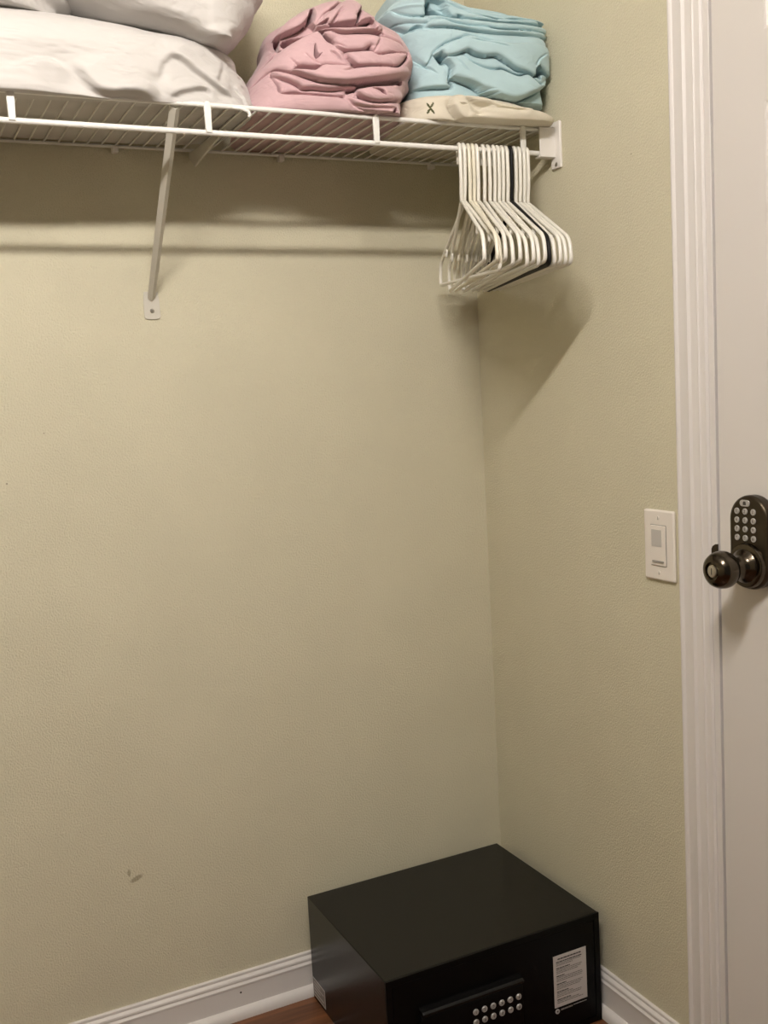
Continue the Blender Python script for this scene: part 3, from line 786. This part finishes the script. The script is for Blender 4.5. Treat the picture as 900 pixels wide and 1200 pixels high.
# control housing: bar along the top, keypad below
KY = SYF - 0.012
prism('keypad_housing', [(0.0, 0.045), (0.0100, 0.045), (0.0120, 0.048), (0.0120, 0.138), (0.0105, 0.143), (0.0070, 0.146), (0.0, 0.147)],
      (-0.437, SYF + 0.001, 0), (0, -1, 0), (0, 0, 1), (1, 0, 0), 0.0, 0.218, M_safe_front, sf, bevel=0.001)
prism('handle_bar', [(0.0, 0.1465), (0.0150, 0.1465), (0.0185, 0.1495), (0.0185, 0.1535), (0.0150, 0.1570), (0.0, 0.1590)],
      (-0.437, SYF + 0.001, 0), (0, -1, 0), (0, 0, 1), (1, 0, 0), 0.0, 0.218, M_safe, sf, bevel=0.001)
labels = ['1', '2', '3', '4', '5', '6', '7', '8', '9', '0', '*', '#']
for rr in range(2):
    for cc in range(6):
        bx, bz = -0.3245 + 0.0190 * cc, 0.1203 - 0.0205 * rr
        b = lathe('button', [(0.0060, -0.001), (0.0060, 0.0018), (0.0052, 0.0028), (0, 0.0030)], (bx, KY + 0.0012, bz), (0, -1, 0), M_key, sf, n=22)
        text('digit', labels[rr * 6 + cc], 0.0072, (bx, KY + 0.0012 - 0.0030, bz), (1, 0, 0), (0, 0, 1), M_ink, b)
# printed instruction label, text too small to read
LX0, LX1, LZ0, LZ1 = -0.1398, -0.0618, 0.0600, 0.1665
lb = box('instruction_label', (LX0, SYF - 0.0002, LZ0), (LX1, SYF + 0.0009, LZ1), M_paper, sf)
random.seed(11)
def words(z, x0, x1, h, M, parent, name='text_line'):
    bm = bmesh.new(); x = x0
    while x < x1 - 0.001:
        wd = min(random.uniform(0.003, 0.009), x1 - x)
        bm_box(bm, (x, SYF - 0.00045, z - h / 2), (x + wd, SYF - 0.0001, z + h / 2)); x += wd + 0.0009
    from_bm(name, bm, M, parent)
words(LZ1 - 0.0075, LX0 + 0.010, LX1 - 0.012, 0.0026, M_ink, lb, 'heading')
z = LZ1 - 0.0135
lines = [(.96, 1), (.9, 0), (.6, 0), None, (.5, 1), (.95, 0), (.9, 0), (.8, 0), None, (.3, 1), (.95, 0), (.97, 0), (.92, 0), None, (.35, 1), (.95, 0), (.9, 0), (.85, 0), None, (.45, 1), (.6, 0), (.9, 0), (.88, 0), None, (.5, 1), (.8, 0), (.95, 0)]
for ln in lines:
    if ln: words(z, LX0 + 0.006, LX0 + 0.006 + (LX1 - LX0 - 0.013) * ln[0], 0.0016 if not ln[1] else 0.0020, M_greyink if not ln[1] else M_ink, lb)
    z -= 0.0034 if ln else 0.0026
# round emblem and maker's line under the label
em = lathe('emblem', [(0.0050, -0.0008), (0.0050, 0.0003), (0, 0.0003)], (-0.1338, SYF, 0.0518), (0, -1, 0), M_silver, sf, n=24)
pts = []
for k in range(10):
    a = math.pi / 2 + 2 * math.pi * k / 10; q = 0.0030 if k % 2 == 0 else 0.0014
    pts.append((q * math.cos(a), q * math.sin(a)))
prism('star', pts, (-0.1338, SYF - 0.0003, 0.0518), (1, 0, 0), (0, 0, 1), (0, -1, 0), 0, 0.0002, M_ink, em)
mk = box('maker_strip', (-0.127, SYF - 0.0001, 0.0475), (-0.0620, SYF + 0.0009, 0.0565), M_safe_front, sf)
words(0.0535, -0.1255, -0.098, 0.0032, M_greyink, mk); words(0.0545, -0.096, -0.064, 0.0010, M_silver, mk)
# silver sticker low on the left side
def side_rect(name, y0, y1, z0, z1, lift, M, parent):
    return box(name, (SX0 - lift, min(y0, y1), z0), (SX0 + 0.0005, max(y0, y1), z1), M, parent)
sk = side_rect('side_sticker', -0.0300, -0.0960, 0.0085, 0.0495, 0.0003, M_silver, sf)
side_rect('sticker_field', -0.0325, -0.0935, 0.0115, 0.0465, 0.0005, M_greyink, sk)
for k, z in enumerate((0.041, 0.034, 0.027, 0.019)):
    side_rect('sticker_line', -0.036, -0.070 - 0.018 * (k % 2), z - 0.0012, z + 0.0012, 0.0007, M_silver, sk)
adopt(sf)

# ================================================================== folded linen and pillows
def spline(pts, closed, n=4):
    P = [np.array(p, float) for p in pts]; N = len(P); out = []
    rng = range(N) if closed else range(N - 1)
    for i in rng:
        if closed: a, b, c, d = P[i - 1], P[i], P[(i + 1) % N], P[(i + 2) % N]
        else: a, b, c, d = P[max(i - 1, 0)], P[i], P[i + 1], P[min(i + 2, N - 1)]
        for k in range(n):
            t = k / n
            out.append(0.5 * (2 * b + (c - a) * t + (2 * a - 5 * b + 4 * c - d) * t * t + (3 * b - a - 3 * c + d) * t ** 3))
    if not closed: out.append(P[-1])
    return np.array(out)

def inside_dist(pts, A, B):
    inside = np.zeros(A.shape, bool); dmin = np.full(A.shape, 1e9)
    P2 = np.stack([A, B], -1); n = len(pts)
    for i in range(n):
        p, q = pts[i], pts[(i + 1) % n]
        cond = (p[1] > B) != (q[1] > B)
        xi = (q[0] - p[0]) * (B - p[1]) / ((q[1] - p[1]) if abs(q[1] - p[1]) > 1e-9 else 1e-9) + p[0]
        inside ^= cond & (A < xi)
        e = q - p; L2 = e @ e + 1e-9
        s = np.clip(((P2 - p) @ e) / L2, 0, 1)
        dmin = np.minimum(dmin, np.linalg.norm(P2 - (p + s[..., None] * e), axis=-1))
    return inside, dmin

def build_cloth(name, spec, material, bmin, m=2.4, rt=80, rb=25, wr=1.0, nf=230, dz=1.25, sag=0, amp=1.5, notch=1.0, soft=0.8, lob=1.0, RL=11.0, mb=5.0, seed=0, xmax=None, ytop=0.0, motif=False):
    """one continuous closed surface: stacked loops around the bundle, front relief from its folds (all mm, local)"""
    HD = spec['HD']
    Lp = sorted(((b, a) for a, b in spec['L'])); Rp = sorted(((b, a) for a, b in spec['R']))
    Lb, La = zip(*Lp); Rb, Ra = zip(*Rp)
    btop = max(Lb[-1], Rb[-1])
    rows = int((btop - bmin) / dz) + 1
    bs = np.linspace(bmin, btop, rows)
    la = np.interp(bs, Lb, La); ra = np.interp(bs, Rb, Ra)
    # smooth the outlines a little
    ker = np.array([1, 2, 3, 2, 1]) / 9.0
    def sm(v): return np.convolve(np.pad(v, 2, mode='edge'), ker, 'valid')
    la, ra = sm(sm(la)), sm(sm(ra))
    mid = (la + ra) / 2; half = np.maximum((ra - la) / 2, 1.0)
    st = np.clip((btop - bs) / rt, 0, 1); sb = np.clip((bs - bmin) / rb, 0, 1)
    hd = HD * np.sqrt(np.clip(1 - (1 - st) ** 2, 0.0004, 1)) * (0.95 + 0.05 * np.sqrt(1 - (1 - sb) ** 2))
    nb = 46
    th = np.concatenate([np.linspace(0, np.pi, nf, endpoint=False), np.linspace(np.pi, 2 * np.pi, nb, endpoint=False)])
    ct, stn = np.cos(th), np.sin(th)
    mr = (m + (mb - m) * np.exp(-(bs - bmin) / 18.0))[:, None]
    CA = np.sign(ct)[None, :] * np.abs(ct)[None, :] ** (2 / mr); SA = np.sign(stn)[None, :] * np.abs(stn)[None, :] ** (2 / mr)
    A = mid[:, None] + half[:, None] * CA
    Dp = hd[:, None] * SA
    Bz = np.repeat(bs[:, None], len(th), 1)
    disp = np.zeros_like(A)
    front = np.clip(SA, 0, 1) ** 0.5
    P2 = np.stack([A, Bz], -1)
    if 'F' in spec:
        # overlapping folds: each a puffed lobe with a rounded edge, the topmost one shows
        H = np.full(A.shape, -9.0)
        fr_ = SA > 0.02
        for lv, pts in spec['F']:
            pts = spline(pts, True, 4)
            box_ = fr_ & (A > pts[:, 0].min()) & (A < pts[:, 0].max()) & (Bz > pts[:, 1].min()) & (Bz < pts[:, 1].max())
            if not box_.any(): continue
            ins, dd = inside_dist(pts, A[box_], Bz[box_])
            q = np.clip(dd / RL, 0, 1)
            h = lv * lob + RL * 1.25 * (np.sqrt(np.clip(1 - (1 - q) ** 2, 0, 1)) - 1) + 1.5 * np.minimum(dd / 15, 1.5)
            cur = H[box_]; H[box_] = np.where(ins, np.maximum(cur, h), cur)
        G = H.copy()
        G[1:-1, 1:-1] = (H[1:-1, 1:-1] * 4 + H[:-2, 1:-1] + H[2:, 1:-1] + H[1:-1, :-2] + H[1:-1, 2:]) / 8
        disp += G
    for (pts, ref, t, wd) in spec['C']:
        pts = np.array(pts, float)
        if isinstance(ref, str) and ref == 'p':
            ins, dd = inside_dist(spline(pts, True, 3), A, Bz)     # a hollow between folds
            disp -= np.where(ins, 2.6 * t * (1 - np.exp(-dd / 2.0)), 0)
            continue
        pts = spline(pts, False, 3)
        seg = np.linalg.norm(np.diff(pts, axis=0), axis=1); cum = np.concatenate([[0], np.cumsum(seg)]); Lt = cum[-1]
        best = np.full(A.shape, 1e9); sd = np.zeros_like(A); ss = np.zeros_like(A)
        for i in range(len(pts) - 1):
            p, q = pts[i], pts[i + 1]; e = q - p; L2 = e @ e + 1e-9
            s = np.clip(((P2 - p) @ e) / L2, 0, 1)
            c = p + s[..., None] * e
            dv = P2 - c; dd = np.linalg.norm(dv, axis=-1)
            nrm = np.array([-e[1], e[0]]) / math.sqrt(L2)
            if isinstance(ref, str): rv = {'u': (0, 1), 'd': (0, -1), 'l': (-1, 0), 'r': (1, 0)}[ref]
            else: rv = np.array(ref) - (p + q) / 2
            if nrm @ np.array(rv) < 0: nrm = -nrm
            up = dd < best
            sgn = np.where(dv @ nrm >= 0, 1.0, -1.0)
            sd = np.where(up, sgn * dd, sd); ss = np.where(up, cum[i] + s * seg[i], ss); best = np.where(up, dd, best)
        fd = np.clip(np.minimum(ss, Lt - ss) / (0.18 * Lt + 2), 0, 1); fd = fd * fd * (3 - 2 * fd)
        hi = t * np.exp(-np.maximum(sd, 0) / wd)
        lo = -0.9 * t * np.exp(-np.maximum(-sd, 0) / (0.35 * wd))
        k = 0.5 + 0.5 * np.tanh(sd / soft)
        disp += amp * fd * (hi * k + lo * (1 - k))
        disp -= fd * (1.1 * abs(t) + 5.0) * notch * np.exp(-((sd + 0.8) / 1.7) ** 2)
    psi = math.radians(spec['psi']); O = spec['O']
    ax = np.array([math.cos(psi), -math.sin(psi), 0]); nx = np.array([-math.sin(psi), -math.cos(psi), 0])
    Dn = Dp + disp * front
    # free wrinkles of the cloth
    W = np.zeros_like(A)
    Af, Df, Bf = A.ravel(), Dn.ravel(), Bz.ravel()
    Wf = np.empty(len(Af))
    for i in range(len(Af)):
        a, d, b = Af[i] + seed * 517, Df[i], Bf[i]
        n1 = noise.noise((a * 0.018, d * 0.018, b * 0.034))
        n2 = noise.noise((a * 0.045 + 9, d * 0.045, b * 0.10 + n1))
        n3 = 1 - abs(noise.noise((a * 0.030 + 31, d * 0.03, b * 0.055 + 2 * n2))) * 2
        Wf[i] = 3.0 * n1 + 1.1 * n2 + 1.3 * n3
    W = Wf.reshape(A.shape) * wr
    edge = np.clip(np.minimum(st, 1) * 3, 0.15, 1)[:, None]
    sgnD = np.where(SA >= 0, 1.0, -1.0)
    Dn = Dn + W * edge * np.abs(SA) ** 0.6 * sgnD
    A2 = A + W * edge * CA
    B2 = Bz.copy()
    if sag:
        B2 = B2 - sag * np.clip(Dp / HD, 0, 1) ** 14 * (1 - sb[:, None])
    X = np.array(O)[None, None, :] + (A2[..., None] * ax + Dn[..., None] * nx) / 1000.0
    X[..., 2] += B2 / 1000.0
    if xmax is not None:
        over = X[..., 0] - (xmax - 0.012)
        X[..., 0] = np.where(over > 0, xmax - 0.012 + 0.012 * np.tanh(over / 0.012), X[..., 0])
    X[..., 1] = np.minimum(X[..., 1], -0.004)
    nt = len(th)
    verts = X.reshape(-1, 3)
    idx = np.arange(rows * nt).reshape(rows, nt)
    a = idx[:-1, :]; b = np.roll(idx, -1, 1)[:-1, :]; c = np.roll(idx, -1, 1)[1:, :]; d = idx[1:, :]
    faces = np.stack([a, d, c, b], -1).reshape(-1, 4)
    cb = verts[:nt].mean(0); ctp = verts[-nt:].mean(0)
    verts = np.vstack([verts, cb, ctp]); ib, it = len(verts) - 2, len(verts) - 1
    caps = [(int(ib), int(idx[0, k]), int(idx[0, (k + 1) % nt])) for k in range(nt)] + [(int(it), int(idx[-1, (k + 1) % nt]), int(idx[-1, k])) for k in range(nt)]
    root = np.array([O[0], O[1], verts[:, 2].min()])
    me = bpy.data.meshes.new(name)
    me.from_pydata((verts - root).tolist(), [], faces.tolist() + caps); me.update()
    if motif:
        # printed sprigs: leaves as a fixed pattern on the cloth
        at = me.attributes.new('print', 'FLOAT', 'POINT')
        val = np.zeros(len(verts), np.float32)
        Aall = np.concatenate([A.ravel(), [0, 0]]); Ball = np.concatenate([Bz.ravel(), [0, 0]])
        for (ma, mb) in spec['M']:
            for ang in (58, 118, 236, 300):
                ca_, sa_ = math.cos(math.radians(ang)), math.sin(math.radians(ang))
                u = (Aall - ma) * ca_ + (Ball - mb) * sa_; v_ = -(Aall - ma) * sa_ + (Ball - mb) * ca_
                val = np.maximum(val, (((u - 5.5) / 5.6) ** 2 + (v_ / 1.7) ** 2 < 1).astype(np.float32))
        at.data.foreach_set('value', val)
    o = link(name, me, material, smooth=180)
    o.location = root
    return o

def cream_mat():
    M = mat('cream_floral_cotton', (0.66, 0.61, 0.50), 0.85, spec=0.15, sheen=0.2, bump=(1500, 0.1, 0.0006), var=(12, 0.04))
    nt = M.node_tree; b = nt.nodes['Principled BSDF']
    at = nt.nodes.new('ShaderNodeAttribute'); at.attribute_name = 'print'
    mx = nt.nodes.new('ShaderNodeMix'); mx.data_type = 'RGBA'
    old = b.inputs['Base Color'].links[0].from_socket
    nt.links.new(at.outputs['Fac'], mx.inputs['Factor']); nt.links.new(old, mx.inputs['A']); mx.inputs['B'].default_value = (0.07, 0.075, 0.03, 1)
    nt.links.new(mx.outputs['Result'], b.inputs['Base Color'])
    return M
M_cream = cream_mat()

tag(build_cloth('folded_sheet', CLOTH['cream'], M_cream, 0, m=3.0, rt=30, rb=14, wr=0.3, seed=3, amp=1.0, notch=0.4, RL=8, sag=9, xmax=-0.006, dz=0.9, motif=True),
    'cream floral sheet folded flat on the shelf, beneath the blue linen', 'sheet')
tag(build_cloth('folded_sheet', CLOTH['blue'], M_blue, 40, m=3.4, rt=22, rb=20, wr=0.25, seed=5, amp=0.45, notch=0.3, RL=7, lob=1.15, nf=420, dz=0.8, xmax=-0.005),
    'pale blue folded bed sheets stacked at the right end of the shelf', 'sheet')
tag(build_cloth('folded_sheet', CLOTH['pink'], M_pink, 0, m=2.6, rt=100, rb=20, wr=0.35, seed=1, amp=0.6, notch=0.35, RL=8, lob=1.25, nf=420, dz=0.8),
    'dusty pink crumpled bed sheet bundle in the middle of the shelf', 'sheet')
tag(build_cloth('pillow', CLOTH['pillow_a'], M_pillow, -2, m=3.0, rt=85, rb=26, wr=0.8, seed=7, nf=300, dz=1.4, sag=13, amp=2.4, notch=0.0, soft=3.2),
    'lowest white pillow lying on the wire shelf', 'pillow', 'white pillows on the shelf')
tag(build_cloth('pillow', CLOTH['pillow_b'], M_pillow, 100, m=2.6, rt=120, rb=70, wr=0.9, seed=9, dz=1.6, notch=0.0, soft=6, mb=2.6),
    'tilted white pillow stacked on top, its rounded corner beside the pink bundle', 'pillow', 'white pillows on the shelf')
tag(build_cloth('pillow', CLOTH['pillow_c'], M_pillow, 130, m=2.6, rt=60, rb=40, wr=0.9, seed=12, dz=1.6, notch=0.0, soft=6, mb=2.6),
    'white pillow at the upper left edge of the photo, behind the tilted pillow', 'pillow', 'white pillows on the shelf')

# ================================================================== ceiling lamp (out of frame)
lamp = thing('ceiling_lamp', 'long white tube ceiling lamp lighting the closet, out of frame', 'lamp', LAMP_POS)
LX, LY_, LZ_ = LAMP_POS
box('housing', (LX - 0.33, LY_ - 0.055, LZ_ + 0.035), (LX + 0.33, LY_ + 0.055, ZC), M_fixture, lamp, bevel=0.004)
for s_ in (-1, 1):
    box('tube_socket', (LX + s_ * 0.315 - 0.012, LY_ - 0.025, LZ_ - 0.025), (LX + s_ * 0.315 + 0.012, LY_ + 0.025, LZ_ + 0.036), M_plastic, lamp, bevel=0.004)
tube('light_tube', [(LX - 0.305, LY_, LZ_), (LX + 0.305, LY_, LZ_)], 0.028, M_globe, lamp, n=16)
adopt(lamp)
